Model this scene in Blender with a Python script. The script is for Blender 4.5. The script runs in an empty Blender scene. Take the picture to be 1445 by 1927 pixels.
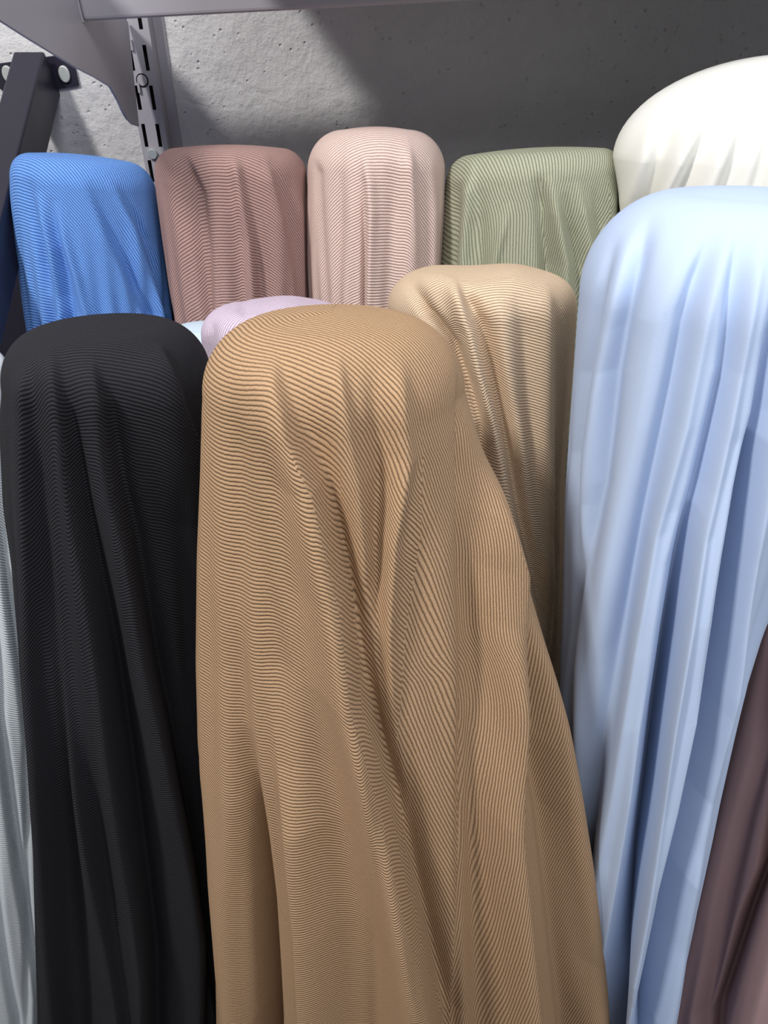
import bpy, bmesh, math, random
import numpy as np
from mathutils import Vector

# ---------------------------------------------------------------- camera, light, exposure
SC = bpy.context.scene
F, PITCH, CZ = 1400.0, math.radians(37.0), 1.75      # focal length in pixels, tilt down, eye height
CP, SP = math.cos(PITCH), math.sin(PITCH)
WALL = 1.20

cam = bpy.data.cameras.new('camera'); co = bpy.data.objects.new('camera', cam)
SC.collection.objects.link(co); SC.camera = co
co.location = (0, 0, CZ); co.rotation_euler = (math.pi/2 - PITCH, 0, 0)
cam.sensor_fit = 'HORIZONTAL'; cam.sensor_width = 36.0; cam.lens = 36.0 * F / 1445.0
cam.clip_start = 0.02

SC.view_settings.view_transform = 'Standard'; SC.view_settings.look = 'None'
SC.view_settings.gamma = 1.0; SC.view_settings.use_curve_mapping = False
SC.view_settings.exposure = 0.12

w = bpy.data.worlds.new('world'); SC.world = w; w.use_nodes = True
w.node_tree.nodes['Background'].inputs[0].default_value = (0.96, 0.96, 1.0, 1)
w.node_tree.nodes['Background'].inputs[1].default_value = 0.27

def area(name, loc, target, size, power, color=(1, 1, 1)):
    l = bpy.data.lights.new(name, 'AREA'); l.shape = 'RECTANGLE'
    l.size, l.size_y = size; l.energy = power; l.color = color
    o = bpy.data.objects.new(name, l); SC.collection.objects.link(o)
    o.location = loc
    o.rotation_euler = (Vector(target) - Vector(loc)).to_track_quat('-Z', 'Y').to_euler()
    return o
area('key_ceiling_light', (-1.02, -0.15, 2.95), (-0.05, 0.8, 1.4), (0.22, 0.22), 31, (1.0, 0.97, 0.93))
area('fill_ceiling_light', (0.5, -0.35, 3.0), (0.15, 0.65, 1.2), (1.4, 0.7), 28, (0.95, 0.97, 1.0))

# ---------------------------------------------------------------- helpers
def ray(u, v):
    a, b = (u - 722.5) / F, -(v - 963.5) / F
    return a, CP + b*SP, -SP + b*CP
def at(u, v, y):                      # point of the view ray on the plane y
    a, ry, rz = ray(u, v); t = y / ry
    return Vector((a*t, y, CZ + rz*t))
def at_x(u, v, x):
    a, ry, rz = ray(u, v); t = x / a
    return Vector((x, ry*t, CZ + rz*t))
def proj(x, y, z):
    d = y*CP - (z - CZ)*SP
    up = y*SP + (z - CZ)*CP
    return 722.5 + F*x/d, 963.5 - F*up/d, d

def tag(o, label=None, cat=None, kind=None, group=None):
    if label: o['label'] = label
    if cat: o['category'] = cat
    if kind: o['kind'] = kind
    if group: o['group'] = group
    return o
def link(name, me, m, parent=None):
    o = bpy.data.objects.new(name, me); SC.collection.objects.link(o)
    if m: me.materials.append(m)
    if parent: o.parent = parent
    return o
def obj(name, bm, m, parent=None, bevel=0.0, smooth=False):
    bmesh.ops.recalc_face_normals(bm, faces=bm.faces)
    me = bpy.data.meshes.new(name); bm.to_mesh(me); bm.free()
    if smooth:
        for p in me.polygons: p.use_smooth = True
    o = link(name, me, m, parent)
    if bevel:
        md = o.modifiers.new('bevel', 'BEVEL'); md.width = bevel; md.segments = 3; md.limit_method = 'ANGLE'
    return o
def add_box(bm, lo, hi):
    vs = [bm.verts.new((x, y, z)) for x in (lo[0], hi[0]) for y in (lo[1], hi[1]) for z in (lo[2], hi[2])]
    for f in ((0,1,3,2), (4,6,7,5), (0,4,5,1), (2,3,7,6), (0,2,6,4), (1,5,7,3)):
        bm.faces.new([vs[i] for i in f])
def add_prism(bm, pts, off):          # closed outline extruded by off
    a = [bm.verts.new(p) for p in pts]; b = [bm.verts.new(Vector(p) + Vector(off)) for p in pts]
    bm.faces.new(a); bm.faces.new(b[::-1])
    n = len(pts)
    for i in range(n): bm.faces.new((a[i], a[(i+1) % n], b[(i+1) % n], b[i]))

# ---------------------------------------------------------------- materials
def srgb(r, g, b):
    f = lambda c: (c/255/12.92) if c <= 10 else ((c/255 + .055)/1.055)**2.4
    return (f(r), f(g), f(b), 1)
def new_mat(name):
    m = bpy.data.materials.new(name); m.use_nodes = True
    nt = m.node_tree; return m, nt, nt.nodes['Principled BSDF']
def N(nt, t, **kw):
    n = nt.nodes.new(t)
    for k, v in kw.items(): setattr(n, k, v)
    return n
def math_n(nt, op, a, b=None):
    n = N(nt, 'ShaderNodeMath', operation=op)
    for i, s in enumerate((a, b)):
        if s is None: continue
        if isinstance(s, (int, float)): n.inputs[i].default_value = s
        else: nt.links.new(s, n.inputs[i])
    return n.outputs[0]

def ribbed(name, col, groove, pitch=0.0032, depth=0.0011, sheen=0.25, mottled=0.10, gw=0.55):
    m, nt, p = new_mat(name)
    uv = N(nt, 'ShaderNodeUVMap'); uv.uv_map = 'cloth'
    sep = N(nt, 'ShaderNodeSeparateXYZ'); nt.links.new(uv.outputs[0], sep.inputs[0])
    tc = N(nt, 'ShaderNodeTexCoord')
    n1 = N(nt, 'ShaderNodeTexNoise'); n1.inputs['Scale'].default_value = 260; n1.inputs['Detail'].default_value = 2
    nt.links.new(tc.outputs['Object'], n1.inputs['Vector'])
    wob = math_n(nt, 'MULTIPLY', math_n(nt, 'SUBTRACT', n1.outputs[0], 0.5), 0.0009)
    u = math_n(nt, 'ADD', sep.outputs[0], wob)
    s = math_n(nt, 'ABSOLUTE', math_n(nt, 'SINE', math_n(nt, 'MULTIPLY', u, math.pi/pitch)))
    h = math_n(nt, 'POWER', s, gw)
    n2 = N(nt, 'ShaderNodeTexNoise'); n2.inputs['Scale'].default_value = 900; n2.inputs['Detail'].default_value = 3
    nt.links.new(tc.outputs['Object'], n2.inputs['Vector'])
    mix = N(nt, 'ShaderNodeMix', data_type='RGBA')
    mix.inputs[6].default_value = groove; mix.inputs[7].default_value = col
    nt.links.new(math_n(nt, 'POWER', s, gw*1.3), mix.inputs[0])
    mul = N(nt, 'ShaderNodeMix', data_type='RGBA', blend_type='MULTIPLY'); mul.inputs[0].default_value = 1
    nt.links.new(mix.outputs[2], mul.inputs[6])
    mr = N(nt, 'ShaderNodeMapRange'); mr.inputs[1].default_value = .3; mr.inputs[2].default_value = .7
    mr.inputs[3].default_value = 1 - mottled; mr.inputs[4].default_value = 1 + mottled
    nt.links.new(n2.outputs[0], mr.inputs[0]); nt.links.new(mr.outputs[0], mul.inputs[7])
    nt.links.new(mul.outputs[2], p.inputs['Base Color'])
    hh = math_n(nt, 'ADD', h, math_n(nt, 'MULTIPLY', n2.outputs[0], 0.25))
    b = N(nt, 'ShaderNodeBump'); b.inputs['Strength'].default_value = 0.8; b.inputs['Distance'].default_value = depth
    nt.links.new(hh, b.inputs['Height']); nt.links.new(b.outputs[0], p.inputs['Normal'])
    p.inputs['Roughness'].default_value = .92; p.inputs['Specular IOR Level'].default_value = .15
    p.inputs['Sheen Weight'].default_value = sheen; p.inputs['Sheen Roughness'].default_value = .5
    p.inputs['Sheen Tint'].default_value = col
    return m
def plain(name, col, sheen=0.15, rough=.8, spec=.2):
    m, nt, p = new_mat(name)
    tc = N(nt, 'ShaderNodeTexCoord'); n2 = N(nt, 'ShaderNodeTexNoise')
    n2.inputs['Scale'].default_value = 1100; n2.inputs['Detail'].default_value = 2
    nt.links.new(tc.outputs['Object'], n2.inputs['Vector'])
    b = N(nt, 'ShaderNodeBump'); b.inputs['Strength'].default_value = 0.25; b.inputs['Distance'].default_value = .0004
    nt.links.new(n2.outputs[0], b.inputs['Height']); nt.links.new(b.outputs[0], p.inputs['Normal'])
    p.inputs['Base Color'].default_value = col
    p.inputs['Roughness'].default_value = rough; p.inputs['Specular IOR Level'].default_value = spec
    p.inputs['Sheen Weight'].default_value = sheen; p.inputs['Sheen Tint'].default_value = col
    return m
def metal(name, col, rough=.5, spec=.4, metallic=0.0, noise=0.02):
    m, nt, p = new_mat(name)
    tc = N(nt, 'ShaderNodeTexCoord'); n2 = N(nt, 'ShaderNodeTexNoise')
    n2.inputs['Scale'].default_value = 30; n2.inputs['Detail'].default_value = 5
    nt.links.new(tc.outputs['Object'], n2.inputs['Vector'])
    mr = N(nt, 'ShaderNodeMapRange'); mr.inputs[3].default_value = rough - .08; mr.inputs[4].default_value = rough + .08
    nt.links.new(n2.outputs[0], mr.inputs[0]); nt.links.new(mr.outputs[0], p.inputs['Roughness'])
    p.inputs['Base Color'].default_value = col; p.inputs['Specular IOR Level'].default_value = spec
    p.inputs['Metallic'].default_value = metallic
    return m

def wall_mat():
    m, nt, p = new_mat('painted_plaster')
    tc = N(nt, 'ShaderNodeTexCoord')
    def noise(sc, det, rough=.5):
        n = N(nt, 'ShaderNodeTexNoise'); n.inputs['Scale'].default_value = sc
        n.inputs['Detail'].default_value = det; n.inputs['Roughness'].default_value = rough
        nt.links.new(tc.outputs['Object'], n.inputs['Vector']); return n.outputs[0]
    big, mid, fine = noise(9, 4), noise(38, 6, .6), noise(190, 5, .7)
    vor = N(nt, 'ShaderNodeTexVoronoi'); vor.inputs['Scale'].default_value = 75
    nt.links.new(tc.outputs['Object'], vor.inputs['Vector'])
    pit = math_n(nt, 'GREATER_THAN', vor.outputs[0], .095)
    # pits only where a coarse noise allows them
    h = math_n(nt, 'ADD', math_n(nt, 'MULTIPLY', mid, 1.0), math_n(nt, 'MULTIPLY', fine, .35))
    h = math_n(nt, 'ADD', h, math_n(nt, 'MULTIPLY', big, 2.0))
    mask = math_n(nt, 'GREATER_THAN', noise(14, 3), .47)
    hole = math_n(nt, 'MULTIPLY', mask, math_n(nt, 'SUBTRACT', 1.0, math_n(nt, 'MINIMUM', math_n(nt, 'MULTIPLY', vor.outputs[0], 5.5), 1.0)))
    h = math_n(nt, 'SUBTRACT', h, math_n(nt, 'MULTIPLY', hole, .6))
    ridge = math_n(nt, 'ABSOLUTE', math_n(nt, 'SUBTRACT', noise(8, 4, .5), .5))
    h = math_n(nt, 'SUBTRACT', h, math_n(nt, 'MULTIPLY', math_n(nt, 'MAXIMUM', math_n(nt, 'SUBTRACT', .03, ridge), 0.0), 4))
    b = N(nt, 'ShaderNodeBump'); b.inputs['Strength'].default_value = .75; b.inputs['Distance'].default_value = .0065
    nt.links.new(h, b.inputs['Height']); nt.links.new(b.outputs[0], p.inputs['Normal'])
    cr = N(nt, 'ShaderNodeMix', data_type='RGBA')
    cr.inputs[6].default_value = srgb(196, 195, 198); cr.inputs[7].default_value = srgb(212, 211, 212)
    nt.links.new(mid, cr.inputs[0]); nt.links.new(cr.outputs[2], p.inputs['Base Color'])
    p.inputs['Roughness'].default_value = .8
    return m

# ---------------------------------------------------------------- the room
M_wall = wall_mat()
bm = bmesh.new(); add_box(bm, (-2.2, WALL, 0), (2.2, WALL + .12, 3.4)); tag(obj('wall_back', bm, M_wall), kind='structure')
M_floor = plain('grey_floor', srgb(95, 92, 90), 0, .6)
bm = bmesh.new(); add_box(bm, (-2.2, -2.0, -.1), (2.2, WALL + .12, 0)); tag(obj('floor', bm, M_floor), kind='structure')

# ---------------------------------------------------------------- draped fabric rolls
def sm(x, a, b):
    t = np.clip((x - a)/(b - a), 0, 1); return t*t*(3 - 2*t)
def poly(v, pts, k=0):                # interpolate column k of [(u, v, ...)] at heights v
    p = sorted(pts, key=lambda q: q[1])
    return np.interp(v, [q[1] for q in p], [q[k] for q in p])

def drape(name, label, mat, yc, r0, vtop, L, R, folds=(), zones=None, phi0=0.0, flare=.3, rho=.03,
          crown=.008, tilt=0.0, nphi=420, nz=420, seed=0, noise=.0012, backfold=.006, front=1.0, waves=(), zcut=0.0,
          lump=(), lean=.12, tf=.2, fs=1.0, flat=0.0):
    rng = np.random.RandomState(seed)
    # rows: top disc, rounded shoulder, side
    q = list(np.linspace(0.001, 1 - rho/r0, 26))
    drop = [crown*(x*x) for x in q]
    base = drop[-1]
    for a in np.linspace(0, math.pi/2, 22)[1:]:
        q.append(1 - rho/r0 + rho/r0*math.sin(a)); drop.append(base + rho*(1 - math.cos(a)))
    d0 = drop[-1]; ang = [0.0]*26 + list(np.linspace(0, math.pi/2, 22)[1:])
    q0, dr0 = list(q), list(drop)
    nb = int(nphi*.14); FR = math.radians(108)       # most columns on the front
    PH = np.concatenate([np.linspace(-math.pi, -FR, nb, endpoint=False), np.linspace(-FR, FR, nphi - 2*nb, endpoint=False),
                         np.linspace(FR, math.pi, nb, endpoint=False)])
    ph = PH[None, :]
    c = np.cos(ph); s_ = np.sin(ph)
    zt = at(722, vtop, yc + .72*r0)[2]
    dxl = dxr = 0.0
    for it in range(9):                               # settle the height so the crest meets vtop
        side = d0 + (zt - zcut - .03 - d0)*np.linspace(0, 1, nz)[1:]**1.15
        q = np.array(q0 + [1.0]*len(side)); drop = np.array(dr0 + list(side))
        z = zt - drop
        zs = np.minimum(z, zt - d0)                   # row whose outline is used
        yr = yc - lean*(drop)                         # the roll leans back towards the wall
        # outline per row from the left and right edges seen in the photo
        _, vv, dd = proj(np.zeros_like(zs), yr, zs)
        def soft(a):
            n = 14; p = np.concatenate([np.full(n, a[0]), a, np.full(n, a[-1])])
            kk = np.hanning(2*n + 1); return np.convolve(p, kk/kk.sum(), 'valid')
        xl = soft((poly(vv, L) - 722.5)/F*dd) + dxl; xr = soft((poly(vv, R) - 722.5)/F*dd) + dxr
        cx = (xl + xr)/2; rx = (xr - xl)/2
        k = np.clip((drop - d0)/.8, 0, 1); k = np.sqrt(k*k + .0225) - .15 if False else k**1.3
        ry = r0*(1 + flare*(1 - np.exp(-3*k)))
        RYf = np.where(c > 0, ry[:, None]*front, r0*(1 + .2*flare*k[:, None]))
        X = cx[:, None] + rx[:, None]*q[:, None]*s_
        Y = yr[:, None] - RYf*q[:, None]*c
        fade = (1/(1 + (np.maximum(drop - d0, 0)/.14)**2))[:, None]
        Z = np.repeat(z[:, None], nphi, 1) + tilt*(X - cx[:, None])*fade - tf*(Y - yr[:, None])*fade
        U, V, D = proj(X, Y, Z)
        rr = np.arange(len(q)); ns = len(q0)          # where each row's limbs really fall in the view
        jr = U.argmax(1); jl = U.argmin(1)
        er = (poly(V[rr, jr], R) - U[rr, jr])/F*D[rr, jr]; el = (poly(V[rr, jl], L) - U[rr, jl])/F*D[rr, jl]
        er[:ns] = er[ns]; el[:ns] = el[ns]
        dxr = dxr + soft(er)*.8; dxl = dxl + soft(el)*.8
        vis = (U[:60] > -50) & (U[:60] < 1500)
        vm = V[:60][vis].min() if vis.any() else V[:60].min()
        zt -= (vtop - vm)*D[10, 0]/F*1.05
    fc = np.cos(ph - np.arctan2(cx, yr)[:, None]*-1.0)
    fw = sm(fc, .05, .42)*np.ones_like(X)             # how far this meridian faces the front
    on = (sm(drop, .0, d0*.6)*sm(q, .5, .9))[:, None]
    disp = np.zeros_like(X)
    for f in folds:                                   # (polyline (u,v,amp), left width, right width[, lens power])
        pts, wl, wr = f[:3]
        pw = f[3] if len(f) > 3 else 2.0
        du = U - poly(V, pts, 0); A = poly(V, pts, 2)
        wid = np.where(du < 0, wl, wr)
        disp += fs*A*np.exp(-np.abs(du/wid)**pw)
    # random soft waves that run down the cloth
    for i in range(9):
        fr = rng.uniform(3, 17); phs = rng.uniform(0, 6.3); dr = rng.uniform(-2, 2)
        disp += noise*np.sin(fr*ph*1.7 + phs + dr*drop[:, None]*3)*sm(drop, d0, d0 + .25)[:, None]
    fwd = disp*fw
    bk = backfold*sm(-fc, .1, .5)*np.sin(ph*11 + seed)*sm(drop, d0, d0 + .4)[:, None]
    dtot = (fwd + bk)*on
    yr2 = yr
    nx = s_/np.maximum(rx[:, None], 1e-3); ny = -c/RYf
    nx = nx*.5
    nl = np.sqrt(nx*nx + ny*ny); nx, ny = nx/nl, ny/nl
    ang_ = np.array(ang + [math.pi/2]*(len(q) - len(ang)))[:, None]
    X = X + nx*dtot*np.sin(ang_); Y = Y + ny*dtot*np.sin(ang_); Z = Z + dtot*np.cos(ang_)
    for (lu, lv, lw, lh, amp) in lump:                # soft raised lumps of the top
        Z = Z + amp*np.exp(-((U - lu)/lw)**2 - ((V - lv)/lh)**2)
    # cloth coordinates for the ribs
    dS = np.sqrt(np.diff(X, axis=0)**2 + np.diff(Y, axis=0)**2 + np.diff(Z, axis=0)**2)
    S = np.vstack([np.zeros((1, nphi)), np.cumsum(dS, 0)])
    # true slope only along the meridian: remove the slow growth caused by sideways spread
    dl = np.sqrt(np.diff(X, axis=1)**2 + np.diff(Y, axis=1)**2 + np.diff(Z, axis=1)**2)
    Lc = np.hstack([np.zeros((len(q), 1)), np.cumsum(dl, 1)])
    irow = 47 - 1
    Sr = S[irow][None, :]; Rr = float(np.mean(S[irow]))
    out = S - Sr; out = np.maximum(out, 0)
    p0 = math.radians(phi0)
    dlt = ph - p0; fl = math.radians(flat)
    dlt = dlt*dlt*dlt/(dlt*dlt + fl*fl + 1e-9)
    base = np.minimum(S, Sr)*np.cos(dlt)
    if zones is None: zones = ([], [0])
    bl, al = zones
    zi = np.zeros(X.shape, int)
    for b in bl: zi += (U > poly(V, b, 0)).astype(int)
    zi = np.where(fc > .0, zi, np.where(ph > 0, len(bl), 0))
    Gs = []
    for i, a in enumerate(al):
        ar = math.radians(a); pi_ = p0 + ar
        j = int(np.clip(np.searchsorted(PH, pi_), 0, nphi - 1))
        Dl = (Lc - Lc[:, j:j+1]) - (Lc[irow] - Lc[irow, j])[None, :]
        g = out*math.cos(ar) - Dl*math.sin(ar)*(out > 0)
        Gs.append(base + g)
    Gs = np.array(Gs).reshape(len(al), -1)
    me = bpy.data.meshes.new(name)
    nr = len(q); nv = nr*nphi
    co_ = np.stack([X, Y, Z], -1).reshape(-1, 3)
    top = np.array([[X[0].mean(), Y[0].mean(), Z[0].mean() + .0001]]); bot = np.array([[X[-1].mean(), yc, Z[-1].mean()]])
    co_ = np.vstack([co_, top, bot])
    r_, c_ = np.meshgrid(np.arange(nr - 1), np.arange(nphi), indexing='ij')
    a = r_*nphi + c_; b = r_*nphi + (c_ + 1) % nphi; cc = (r_ + 1)*nphi + (c_ + 1) % nphi; d = (r_ + 1)*nphi + c_
    quads = np.stack([a, d, cc, b], -1).reshape(-1, 4)
    ci = np.arange(nphi); cn = (ci + 1) % nphi
    tri = np.vstack([np.stack([np.full(nphi, nv), ci, cn], -1),
                     np.stack([np.full(nphi, nv + 1), (nr - 1)*nphi + cn, (nr - 1)*nphi + ci], -1)])
    me.vertices.add(len(co_)); me.vertices.foreach_set('co', co_.ravel())
    loops = np.concatenate([quads.ravel(), tri.ravel()])
    me.loops.add(len(loops)); me.loops.foreach_set('vertex_index', loops.astype(np.int32))
    npoly = len(quads) + len(tri)
    st = np.concatenate([np.arange(len(quads))*4, len(quads)*4 + np.arange(len(tri))*3])
    me.polygons.add(npoly); me.polygons.foreach_set('loop_start', st.astype(np.int32))
    me.update(calc_edges=True); me.validate()
    me.polygons.foreach_set('use_smooth', np.ones(npoly, bool))
    uv = me.uv_layers.new(name='cloth')
    vv2 = np.append(Lc.ravel(), [0, 0])
    fz = np.repeat(zi.ravel()[quads[:, 0]], 4)
    uq = Gs[fz, quads.ravel()]
    uu = np.append(Gs[0], [0, 0]); uvs = np.stack([np.concatenate([uq, uu[tri.ravel()]]), vv2[loops]], -1)
    uv.data.foreach_set('uv', uvs.ravel())
    me.update()
    # origin at the base of the thing
    o = link(name, me, mat)
    org = Vector((float(cx[-1]), yc, 0.0)); me.transform(__import__('mathutils').Matrix.Translation(-org)); o.location = org
    tag(o, label, 'fabric roll')
    return o

# --- front brown roll
A_edge = [(505,640,.0),(512,680,.005),(522,730,.008),(545,800,.011),(592,900,.015),(612,980,.018),(640,1100,.021),(664,1272,.024),(703,1421,.026),(747,1615,.028),(781,1754,.03),(814,1927,.032)]
B_edge = [(632,625),(636,700),(640,800),(640,950),(660,1100),(680,1300),(712,1421),(757,1615),(800,1800),(830,1927)]
C_line = [(770,600),(790,700),(795,850),(790,1000),(760,1200),(745,1400),(760,1600),(800,1800),(832,1927)]
seam = [(862,560),(864,650),(867,1250),(864,1590),(853,1754),(850,1927)]
Dl = [(885,700),(900,850),(926,960),(954,1062),(967,1164),(969,1250),(966,1532),(985,1753),(1000,1927)]
drape('brown_fabric_roll', 'camel brown ribbed fabric draped over the big roll in the front centre',
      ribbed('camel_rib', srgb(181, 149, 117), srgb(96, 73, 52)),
      .50, .092, 572,
      [(385,690),(380,760),(376,900),(370,1050),(368,1250),(372,1400),(385,1520),(400,1680),(408,1800),(410,1927)],
      [(870,660),(876,740),(905,850),(950,960),(990,1100),(1020,1210),(1045,1310),(1070,1440),(1095,1580),(1120,1740),(1150,1927)],
      folds=[([(u, v, a*1.2) for u, v, a in A_edge], 60, 13),
             ([(555,700,0),(598,860,-.004),(632,1000,-.008),(664,1150,-.011),(686,1290,-.012),(740,1500,-.014),(790,1740,-.014),(840,1927,-.014)], 22, 34),
             ([(636,640,0),(636,700,.006),(655,800,.006),(672,900,.008),(690,1060,.009),(703,1230,.009),(718,1350,.006),(740,1480,0)], 34, 14),
             ([(748,640,0),(754,755,.006),(764,857,.008),(739,1011,.009),(729,1190,.009),(738,1350,.006),(760,1500,.003)], 22, 16),
             ([(700,680,-.001),(715,908,-.006),(705,1100,-.007),(712,1300,-.004)], 18, 18),
             ([(866,650,0),(868,800,-.004),(870,1250,-.003),(860,1754,-.002)], 6, 10),
             ([(880,700,0),(885,900,-.006),(891,1311,-.010),(900,1700,-.013),(905,1927,-.014)], 25, 30),
             ([(890,760,0),(926,960,.010),(954,1062,.013),(967,1164,.014),(968,1350,.016),(966,1532,.018),(985,1753,.02),(1000,1927,.022)], 32, 12),
             ([(930,850,0),(960,1000,-.006),(980,1150,-.008),(997,1394,-.012),(1024,1532,-.014),(1045,1698,-.014),(1070,1927,-.014)], 16, 24),
             ([(905,800,.004),(960,1000,.01),(1024,1283,.014),(1052,1421,.016),(1096,1643,.018),(1120,1800,.018)], 24, 30),
             ([(448,1180,0),(462,1380,-.004),(474,1480,-.012),(486,1580,-.026),(497,1698,-.046),(509,1927,-.06)], 22, 13),
             ([(420,1260,0),(425,1480,.005),(430,1650,.010),(445,1927,.014)], 30, 22),
             ([(508,1250,0),(530,1421,.006),(548,1532,.015),(570,1726,.018),(580,1927,.02)], 14, 60),
             ([(436,720,0),(445,850,-.003),(455,1000,-.004),(450,1150,-.003)], 22, 22),
             ([(480,760,0),(500,900,.003),(530,1100,.004),(560,1250,.003)], 25, 30)],
      zones=([A_edge, B_edge, C_line, seam, Dl], [-4, 34, 62, 82, 112, 122]),
      phi0=-50, flat=38, flare=.6, rho=.052, crown=.018, tf=.17, nphi=820, nz=640, fs=1.35, seed=3, noise=.0009)

# --- black roll
b0 = [(48,680,0),(51,731,.006),(54,877,.008),(69,1095,.011),(76,1250,.013),(91,1426,.016),(106,1653,.018),(121,1879,.02)]
b05 = [(70,700,0),(85,900,.004),(110,1150,.008),(121,1257,.010),(151,1445,.013),(181,1615,.014),(226,1879,.016)]
b1 = [(92,640,0),(98,670,.005),(116,753,.008),(134,877,.010),(156,1004,.012),(171,1095,.014),(196,1250,.016),(211,1370,.018),(238,1540,.02),(264,1690,.021),(279,1841,.022)]
b2 = [(170,665,0),(174,695,.004),(192,753,.008),(203,840,.010),(218,931,.012),(240,1022,.014),(261,1131,.016),(283,1250,.018),(309,1351,.02),(332,1483,.021),(355,1596,.022),(370,1728,.022),(390,1900,.022)]
b3 = [(292,640,0),(298,655,.005),(316,706,.010),(338,786,.013),(363,859,.014),(400,980,.012)]
drape('black_fabric_roll', 'black ribbed fabric draped over the roll left of the camel one',
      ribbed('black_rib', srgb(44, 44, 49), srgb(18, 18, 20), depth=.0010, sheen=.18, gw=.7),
      .60, .095, 589,
      [(5,700),(-2,800),(5,950),(20,1050),(33,1200),(45,1350),(55,1500),(65,1650),(75,1927)],
      [(396,650),(396,720),(400,900),(410,1100),(425,1400),(440,1927)],
      folds=[(b0, 26, 10), (b05, 26, 12), (b1, 34, 11), (b2, 44, 11), (b3, 60, 12),
             ([(70,720,0),(80,900,-.006),(100,1150,-.008),(130,1500,-.01),(160,1900,-.012)], 12, 14),
             ([(120,720,0),(145,877,-.008),(168,1004,-.010),(185,1095,-.012),(212,1250,-.016),(250,1500,-.018),(290,1800,-.02)], 14, 22),
             ([(195,720,0),(215,840,-.008),(232,931,-.01),(256,1022,-.012),(275,1131,-.014),(297,1250,-.018),(345,1483,-.02),(385,1728,-.02)], 14, 24)],
      zones=([b1, b2, b3], [-40, -12, 2, 22]), phi0=10, flare=.35, rho=.045, crown=.012, seed=5, nphi=560, nz=480, fs=1.5)

# --- back row
drape('blue_fabric_roll', 'bright royal blue ribbed fabric on the leftmost roll of the back row',
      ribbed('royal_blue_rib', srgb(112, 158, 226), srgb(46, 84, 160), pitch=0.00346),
      1.0, .088, 287,
      [(18,360),(22,400),(30,480),(40,560),(52,640)], [(291,345),(300,400),(312,500),(325,590),(328,800),(330,1900)],
      folds=[([(48,330,-.001),(66,415,-.005),(85,500,-.006),(104,560,-.006)], 12, 14),
             ([(70,360,0),(80,415,.005),(97,467,.006),(114,588,.006)], 10, 10),
             ([(92,370,0),(104,440,-.004),(125,520,-.006),(135,590,-.006)], 10, 12),
             ([(105,380,0),(121,450,.004),(145,519,.006),(163,590,.006)], 10, 9),
             ([(150,330,0),(200,450,.004),(262,590,.005)], 26, 12),
             ([(165,335,0),(216,450,-.005),(276,590,-.006)], 10, 12),
             ([(205,335,0),(250,430,.006),(298,590,.007)], 14, 8),
             ([(225,345,0),(275,450,-.005),(312,580,-.006)], 8, 8)],
      zones=([[(150,330),(205,450),(268,590)],[(205,335),(258,430),(306,590)]], [18, 32, 48]), phi0=-40,
      flare=.2, tilt=-.10, seed=7, fs=1.5)
drape('mauve_fabric_roll', 'dusty mauve brown ribbed fabric on the roll between blue and pale pink',
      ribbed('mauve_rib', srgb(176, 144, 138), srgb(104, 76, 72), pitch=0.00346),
      1.0, .09, 272,
      [(290,325),(293,360),(305,450),(318,540),(330,605),(350,900),(380,1900)], [(577,330),(579,400),(580,500),(580,580),(575,1900)],
      folds=[([(345,290,-.001),(362,330,-.005),(379,366,-.006),(391,470,-.006),(396,600,-.006)], 26, 8),
             ([(318,320,0),(325,345,.003),(341,450,.004),(355,580,.004)], 16, 16),
             ([(400,300,0),(410,400,.004),(415,580,.004)], 12, 30),
             ([(440,300,.001),(445,316,.005),(456,387,.006),(470,449,.006),(480,580,.005)], 12, 10),
             ([(466,380,0),(487,511,-.005),(492,590,-.005)], 10, 12),
             ([(500,310,.001),(508,337,.006),(524,408,.008),(541,511,.008),(548,590,.008)], 24, 9),
             ([(555,320,0),(562,400,.004),(568,560,.004)], 10, 8)],
      zones=([[(345,290),(379,366),(391,470),(396,600)],[(508,300),(528,408),(545,511),(552,590)]], [-34, 2, 40]), phi0=0,
      flare=.2, seed=8, fs=1.5)
drape('pale_pink_fabric_roll', 'pale pink ribbed fabric on the tallest narrow roll in the middle of the back row',
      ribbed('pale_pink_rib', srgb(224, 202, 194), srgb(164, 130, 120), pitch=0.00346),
      1.0, .085, 238,
      [(579,305),(576,400),(578,500),(582,570)], [(837,320),(836,400),(830,500),(826,570)],
      folds=[([(592,300,0),(599,325,-.003),(603,420,-.004),(610,560,-.004)], 8, 8),
             ([(640,310,-.001),(640,420,-.004),(636,560,-.004)], 14, 10),
             ([(684,280,0),(694,340,.006),(697,400,.008),(692,560,.008)], 9, 13),
             ([(684,330,0),(686,450,-.006),(684,565,-.01)], 5, 6),
             ([(663,300,0),(664,400,.003),(660,560,.003)], 12, 12),
             ([(735,300,0),(740,400,-.004),(735,560,-.004)], 16, 16),
             ([(766,275,.001),(770,310,.006),(778,450,.006),(782,560,.006)], 14, 10),
             ([(812,290,0),(815,400,.004),(812,520,.004)], 9, 8)],
      zones=([[(640,250),(641,420),(637,560)],[(768,250),(782,450),(786,560)]], [-30, 4, 38]), phi0=4,
      flare=.15, seed=9, fs=1.5, rho=.045, crown=.016)
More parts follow.
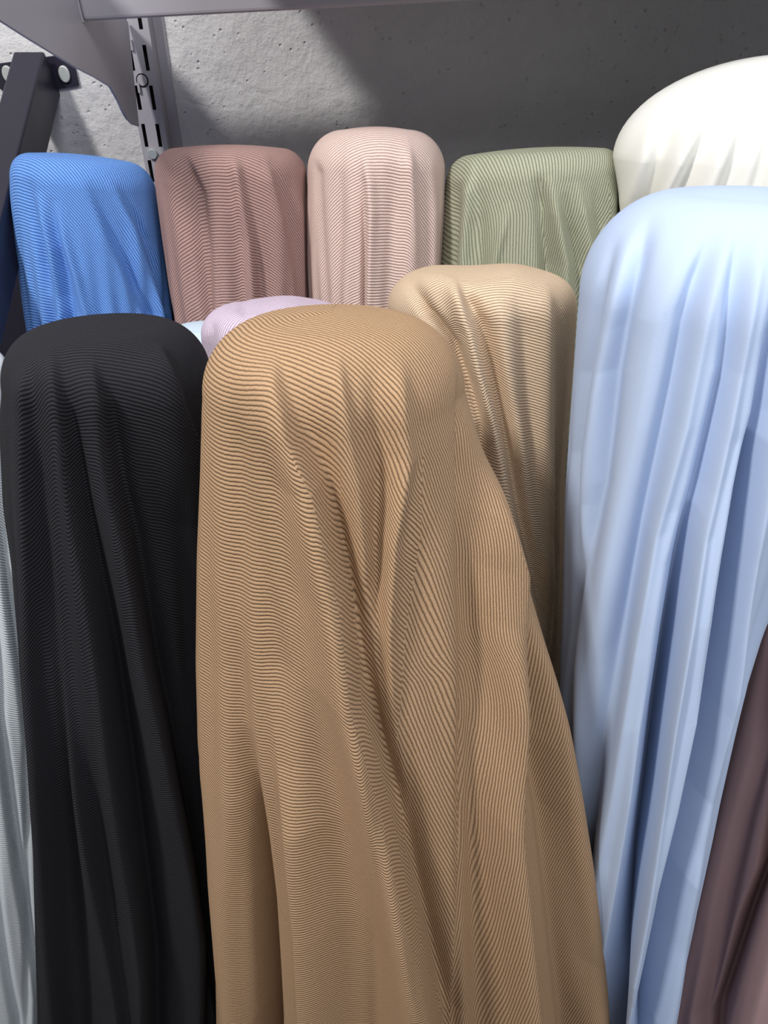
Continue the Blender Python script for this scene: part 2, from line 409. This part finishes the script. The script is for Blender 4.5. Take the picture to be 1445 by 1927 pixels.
drape('sage_green_fabric_roll', 'sage green ribbed fabric on the roll at the right end of the ribbed back row',
      ribbed('sage_rib', srgb(176, 178, 156), srgb(112, 116, 92), pitch=0.00374),
      1.0, .11, 276,
      [(838,345),(832,400),(828,480),(826,540)], [(1171,325),(1172,380),(1172,450),(1165,600)],
      folds=[([(865,340,0),(858,400,-.006),(850,500,-.007)], 12, 10),
             ([(887,330,.002),(885,360,.007),(876,490,.008)], 14, 8),
             ([(905,350,0),(900,420,-.004),(900,500,-.004)], 10, 16),
             ([(960,380,0),(945,440,.004),(930,500,.005)], 12, 8),
             ([(1012,320,0),(1018,380,-.006),(1030,500,-.010)], 14, 14),
             ([(1035,330,0),(1046,400,.006),(1062,495,.008)], 12, 10),
             ([(1060,360,0),(1076,440,-.006),(1088,500,-.006)], 10, 9),
             ([(1085,340,0),(1097,400,.005),(1110,480,.006)], 12, 9),
             ([(1118,350,0),(1126,420,-.004),(1130,480,-.004)], 9, 9),
             ([(1145,330,0),(1150,380,.004),(1150,430,.004)], 10, 8)],
      zones=([[(872,300),(864,400),(856,500)],[(1014,300),(1020,380),(1032,500)],[(1142,300),(1144,420)]], [62, 88, 112, 135]), phi0=-85,
      flare=.15, tilt=.05, seed=10, fs=1.5)
drape('white_fabric_roll', 'large plain white fabric roll at the upper right against the wall',
      plain('white_cloth', srgb(238, 238, 232), .1),
      .93, .13, 100,
      [(1152,290),(1160,340),(1172,400),(1180,500),(1200,900)], [(1960,290),(1930,400),(1840,600),(1680,900)],
      folds=[([(1267,180,0),(1246,258,-.010),(1210,381,-.014),(1190,480,-.014)], 12, 26),
             ([(1255,170,0),(1226,258,.004),(1190,381,.006)], 22, 14),
             ([(1349,200,0),(1319,273,-.009),(1272,371,-.013),(1240,460,-.013)], 12, 24),
             ([(1330,200,0),(1297,273,.004),(1250,371,.007)], 20, 14),
             ([(1422,155,0),(1390,290,-.008),(1350,400,-.01)], 14, 24),
             ([(1400,155,0),(1360,290,.004),(1325,380,.006)], 18, 14),
             ([(1470,160,0),(1440,300,-.008),(1410,400,-.01)], 14, 24)],
      flare=.1, rho=.1, crown=.04, tf=.12, fs=1.2, seed=11, noise=.0012)

# --- middle row
drape('beige_fabric_roll', 'sand beige ribbed fabric with a folded flap on the roll between camel and light blue',
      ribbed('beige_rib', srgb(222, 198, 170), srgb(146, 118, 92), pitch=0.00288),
      .74, .085, 500,
      [(730,590),(750,700),(780,900),(830,1200),(880,1500)],
      [(1086,545),(1085,600),(1078,700),(1070,800),(1063,900),(1062,1000),(1058,1150),(1050,1300),(1040,1500)],
      folds=[([(868,520,-.004),(882,560,-.008),(905,620,-.010),(920,680,-.011),(940,760,-.012),(960,860,-.012),(980,980,-.012),(1012,1130,-.012),(1030,1250,-.012)], 12, 18),
             ([(845,510,.004),(860,560,.009),(885,620,.010),(903,700,.010),(925,780,.010),(948,880,.010),(968,990,.010),(1000,1130,.010)], 20, 11),
             ([(775,535,-.003),(805,590,-.010),(850,650,-.012),(880,720,-.01),(905,800,-.008)], 12, 16),
             ([(930,540,0),(945,600,.004),(960,760,.006),(985,900,.006),(1015,1080,.006)], 16, 22),
             ([(975,530,0),(985,640,-.004),(990,760,-.004),(1020,1000,-.005)], 14, 18),
             ([(1025,520,.001),(1030,600,.005),(1030,800,.006),(1035,1050,.006)], 20, 12),
             ([(1050,560,0),(1052,700,-.004),(1048,950,-.004)], 10, 10)],
      zones=([[(868,490),(905,620),(940,760),(980,980),(1030,1250)],[(1035,490),(1040,600),(1042,900)]], [28, 3, -8]), phi0=0,
      flare=.25, rho=.03, crown=.012, seed=12, fs=1.4, lump=[(820,530,45,30,.006),(960,520,50,25,.006)])
drape('lilac_fabric_roll', 'pale lilac ribbed fabric whose top peeps out behind the camel roll',
      ribbed('lilac_rib', srgb(212, 196, 212), srgb(160, 140, 164), pitch=0.00317),
      .74, .072, 560,
      [(377,622),(385,700),(400,900)], [(668,622),(660,700),(650,900)],
      folds=[([(400,600,-.002),(395,640,-.006)], 10, 12), ([(505,590,-.004),(480,640,-.008)], 10, 12),
             ([(530,575,.003),(510,620,.006)], 12, 8)],
      zones=([[(450,560),(440,700)]], [-50, -40]), phi0=50, flare=.1, seed=13, rho=.03, nphi=300, nz=200,
      lump=[(540,575,40,20,.004), (460,580,12,16,-.003)])
drape('pale_blue_fabric_roll', 'pale ice blue plain fabric, a sliver seen between black, mauve and lilac rolls',
      plain('ice_blue_cloth', srgb(196, 214, 228)),
      .85, .05, 603,
      [(310,640),(310,900)], [(450,640),(450,900)], flare=.05, seed=14, rho=.02, nphi=200, nz=120)

# --- right foreground
va = [(1225,390,0),(1221,407,-.004),(1195,490,-.009),(1164,619,-.012),(1148,700,-.013),(1128,911,-.012),(1107,1033,-.008),(1075,1198,-.002),(1053,1316,0)]
vb = [(1345,410,0),(1339,438,-.004),(1308,515,-.008),(1282,593,-.010),(1262,700,-.011),(1213,927,-.012),(1181,1087,-.013),(1155,1220,-.014),(1123,1433,-.014),(1100,1566,-.014),(1095,1700,-.014)]
vc = [(1395,410,0),(1391,438,-.004),(1375,567,-.009),(1360,700,-.012),(1309,916,-.016),(1267,1060,-.014),(1240,1198,-.010),(1213,1353,-.004),(1197,1486,0)]
vc2 = [(1300,960,0),(1280,1060,-.014),(1256,1198,-.034),(1231,1353,-.052),(1214,1486,-.060),(1190,1646,-.060),(1166,1806,-.055),(1158,1927,-.055)]
vd = [(1480,480,0),(1450,640,-.012),(1430,780,-.018),(1394,916,-.022),(1368,1033,-.020),(1341,1156,-.010),(1309,1337,0)]
vd2 = [(1420,830,0),(1386,1000,-.026),(1358,1156,-.048),(1326,1337,-.062),(1292,1502,-.068),(1256,1646,-.066),(1222,1833,-.06),(1206,1927,-.06)]
lip = lambda p, dx, a: [(u + dx, v, a*min(1, abs(w_)/.05)) for u, v, w_ in p]
ve = [(1160,440,0),(1125,560,-.006),(1100,700,-.009),(1085,850,-.01)]
drape('light_blue_fabric_roll', 'pale sky blue plain fabric hanging in long folds from the right front roll',
      plain('sky_blue_cloth', srgb(180, 197, 225), .1, .8, .15),
      .57, .12, 349,
      [(1092,520),(1086,600),(1072,800),(1062,950),(1060,1100),(1055,1250),(1054,1400),(1066,1550),(1088,1700),(1115,1927)],
      [(1700,520),(1660,650),(1575,850),(1500,1010),(1436,1165),(1382,1330),(1334,1500),(1292,1680),(1250,1927)],
      folds=[(va, 11, 24), (vb, 12, 30), (vc, 12, 28), (vc2, 14, 24, 5), (vd, 12, 28), ([(u, v, a*1.25) for u, v, a in vd2], 14, 30, 5), (ve, 10, 12),
             (lip(vc2, -24, .016), 26, 7), (lip(vd2, -26, .018), 28, 7),
             ([(1190,420,0),(1160,560,.004),(1125,750,.006),(1095,950,.007)], 18, 12),
             ([(1300,420,0),(1235,600,.005),(1200,800,.007),(1160,1000,.008),(1110,1250,.01),(1085,1450,.01)], 36, 22),
             ([(1370,430,0),(1330,600,.005),(1290,800,.008),(1235,1000,.012),(1200,1200,.014),(1170,1400,.016),(1140,1600,.018),(1115,1850,.018)], 22, 14),
             ([(1440,430,0),(1410,600,.006),(1370,800,.010),(1320,1000,.014),(1285,1200,.018),(1250,1400,.02),(1215,1600,.022),(1180,1850,.022)], 20, 14),
             ([(1500,600,.004),(1445,850,.010),(1400,1050,.014),(1360,1300,.018),(1315,1500,.02),(1275,1700,.02),(1240,1900,.02)], 22, 24)],
      flare=.15, rho=.07, crown=.02, tf=.14, seed=15, nphi=760, nz=620, noise=.0008)
drape('plum_brown_fabric_roll', 'plain dark plum brown fabric hanging at the lower right edge',
      plain('plum_cloth', srgb(172, 142, 142), .15),
      .64, .09, 470,
      [(1640,600),(1520,900),(1410,1120),(1340,1350),(1280,1600),(1225,1850),(1215,1927)],
      [(2050,600),(1900,1000),(1700,1500),(1600,1900)],
      folds=[([(1480,1150,0),(1442,1406,-.010),(1405,1540,-.014),(1368,1700,-.018),(1325,1913,-.02)], 16, 14),
             ([(1455,1150,0),(1415,1406,.006),(1378,1540,.008),(1340,1700,.01),(1300,1913,.01)], 24, 12),
             ([(1470,1500,-.02),(1445,1640,-.045),(1405,1740,-.05),(1350,1927,-.05)], 16, 14, 3),
             ([(1500,1560,.02),(1480,1660,.03),(1450,1780,.034),(1410,1927,.034)], 24, 60)],
      flare=.9, seed=16, nphi=360, nz=300)
drape('grey_blue_fabric_roll', 'pale grey blue ribbed fabric along the left edge beside the black roll',
      ribbed('grey_blue_rib', srgb(226, 232, 236), srgb(150, 160, 174), pitch=0.00331),
      .74, .08, 638,
      [(-360,700),(-330,1000),(-260,1400),(-220,1927)], [(16,690),(60,900),(110,1200),(150,1500),(180,1927)],
      folds=[([(-10,1100,-.004),(0,1362,-.012),(23,1540,-.014),(38,1653,-.014),(75,1879,-.016)], 8, 10),
             ([(-20,1300,.004),(5,1500,.008),(25,1640,.008),(62,1879,.008)], 14, 7),
             ([(-6,850,-.002),(5,1000,-.005),(20,1130,-.007),(36,1250,-.008),(50,1400,-.008)], 6, 8),
             ([(-20,1500,-.01),(-5,1700,-.014),(15,1850,-.014),(30,1927,-.014)], 8, 10)],
      zones=([], [35]), phi0=20, flare=.35, seed=17, nphi=360, nz=360)

# ---------------------------------------------------------------- shelving hardware
M_grey = metal('grey_enamel', srgb(160, 157, 165), .42)
M_dark = metal('dark_navy_enamel', srgb(34, 32, 46), .38)
M_hole = metal('dark_gap', srgb(18, 18, 20), .8)
M_screw = metal('screw_steel', srgb(205, 210, 208), .35, .5, .6)

# slotted upright: a channel whose face has real slots
xb = -.336
XF0, XF1 = xb - .013, xb + .025                      # face edges
FD = .028
def upright(name, x0, label):
    root = bpy.data.objects.new(name, None); SC.collection.objects.link(root)
    root.location = (x0, WALL, 0); tag(root, label, 'shelf upright')
    wd = XF1 - XF0; c1, c2 = .0075, .0275; sw = .0026
    bm = bmesh.new()
    xs = [0, c1 - sw, c1 + sw, c2 - sw, c2 + sw, wd]
    zs = [0.6]
    rows = []
    z = at(280, 207, WALL - FD)[2] - 16*.0475
    while z < 2.3:
        rows.append((z, z + .030)); z += .0475
    zs = [.6] + [v for r in rows for v in r] + [2.36]
    for i in range(5):
        for j in range(len(zs) - 1):
            slot = (i in (1, 3)) and (j % 2 == 1)
            if slot: continue
            add_box(bm, (xs[i], -FD, zs[j]), (xs[i+1], -FD + .002, zs[j+1]))
    bmesh.ops.remove_doubles(bm, verts=bm.verts, dist=1e-6)
    obj('face_plate', bm, M_grey, root)
    bm = bmesh.new()
    add_box(bm, (0, -FD + .002, .6), (.002, 0, 2.36)); add_box(bm, (wd - .002, -FD + .002, .6), (wd, 0, 2.36))
    add_box(bm, (wd, -.003, .6), (wd + .014, 0, 2.36))
    obj('side_flange', bm, M_grey, root)
    bm = bmesh.new(); add_box(bm, (.002, -.012, .6), (wd - .002, -.010, 2.36))
    obj('channel_back', bm, M_hole, root)
    def disc(nm, cx, yb, cz, r, th, m):
        bm = bmesh.new()
        ring = [(cx + r*math.cos(a), yb, cz + r*math.sin(a)) for a in np.linspace(0, 2*math.pi, 24, endpoint=False)]
        add_prism(bm, ring, (0, -th, 0)); return obj(nm, bm, m, root, .0008)
    z1 = at(267, 151, WALL - FD)[2]
    disc('screw_ring', (c1 + c2)/2, -FD, z1, .0085, .0012, M_hole)
    disc('screw_head', (c1 + c2)/2, -FD, z1, .0068, .0025, M_grey)
    s2 = at(288, 289, WALL - FD)
    disc('screw_head', s2[0] - x0, -FD, s2[2], .0068, .005, M_screw)
    return root
upright('slotted_upright', XF0, 'light grey slotted metal upright fixed to the wall behind the blue roll')

# bracket plate hooked in the upright, reaching forward over the rolls
def outline(pts): return [at_x(u, v, xb) for u, v in pts]
low = outline([(262,238),(250,234),(240,224),(231,208),(222,188),(208,163),(180,146),(145,128),(100,101),(50,70),(0,38),(-60,2)])
topz = [(low[-1][1] - .01, 1.80), (.90, 1.79), (.98, 1.752), (1.08, 1.715), (WALL - FD - .004, 1.676)]
pts = low + [Vector((xb, y, z)) for y, z in topz]
br = bpy.data.objects.new('shelf_bracket', None); SC.collection.objects.link(br); br.location = (xb, WALL - FD, 1.6)
tag(br, 'large light grey metal shelf bracket hooked into the slotted upright at the top left', 'shelf bracket')
bm = bmesh.new(); add_prism(bm, [p - br.location for p in pts], (-.003, 0, 0)); obj('bracket_plate', bm, M_grey, br, .0006)
for zz in (1.60, 1.65):
    bm = bmesh.new(); add_box(bm, (-.003, -.004, zz - 1.6 - .006), (0, .010, zz - 1.6 + .006)); obj('hook', bm, M_grey, br)

# front rail lying on the bracket
p1, p2 = at(157, 40, .99), at(900, 1, .99)
sl = (p2[2] - p1[2])/(p2[0] - p1[0])
rail = bpy.data.objects.new('shelf_rail', None); SC.collection.objects.link(rail); rail.location = p1
tag(rail, 'grey metal shelf rail running along the top edge in front of the wall', 'shelf rail')
rail.rotation_euler = (0, -math.atan(sl), 0)
bm = bmesh.new(); add_box(bm, (0, 0, 0), (1.15, .022, .062)); obj('rail_beam', bm, M_grey, rail, .004)
bm = bmesh.new(); add_box(bm, (-.0015, -.001, -.001), (.0, .023, .063)); obj('end_cap', bm, M_grey, rail, .0004)
# unseen board added to shade the wall right of the lit patch
bm = bmesh.new(); add_box(bm, (-.20, .80, 1.81), (1.45, 1.19, 1.83))
bd = obj('added_shade_board', bm, M_grey, None, .002); tag(bd, 'added grey board above the long grey rail, out of view, shading the wall', 'added board')

bm = bmesh.new(); add_box(bm, (-2.0, 1.14, 0), (2.0, 1.155, 1.38))  # added dark sheet in place of the shaded wall behind the rolls
tag(obj('shade_panel', bm, M_dark, None, .002), 'added dark panel standing in for deep shade behind the rolls, seen between the blue roll and the strut', 'shade panel')
# dark strut bolted to the wall
st = bpy.data.objects.new('wall_strut', None); SC.collection.objects.link(st)
o0 = at(66, 140, WALL); st.location = o0
tag(st, 'dark navy square steel strut with a bolted wall plate at the left edge', 'strut')
def loc(p): return p - o0
bm = bmesh.new()
pl = [at(u, v, WALL - .001) for u, v in [(-8,120),(105,104),(143,128),(150,160),(108,168),(60,176),(18,180),(0,165),(-12,140)]]
add_prism(bm, [loc(p) for p in pl], (0, -.004, 0)); obj('wall_plate', bm, M_dark, st, .0008)
for (u, v) in ((16, 139), (122, 139)):
    c = loc(at(u, v, WALL - .005)); bm = bmesh.new()
    ring = [(c[0] + .0078*math.cos(a), c[1], c[2] + .0105*math.sin(a)) for a in np.linspace(0, 2*math.pi, 24, endpoint=False)]
    add_prism(bm, ring, (0, -.004, 0)); obj('screw_head', bm, M_screw, st, .0015)
a_ = at(72, 135, WALL - .005); e_ = at(-38, 560, .86)
dv = (e_ - a_).normalized(); ln = (e_ - a_).length*1.35
side = Vector((1, 0, 0)); side = (side - dv*side.dot(dv)).normalized(); up = side.cross(dv).normalized()
hw = .021
bm = bmesh.new()
cs = [a_ + side*sx*hw + up*sy*.030 for sx, sy in ((-1,-1),(1,-1),(1,1),(-1,1))]
add_prism(bm, [loc(c) for c in cs], dv*ln); obj('square_tube', bm, M_dark, st, .003)
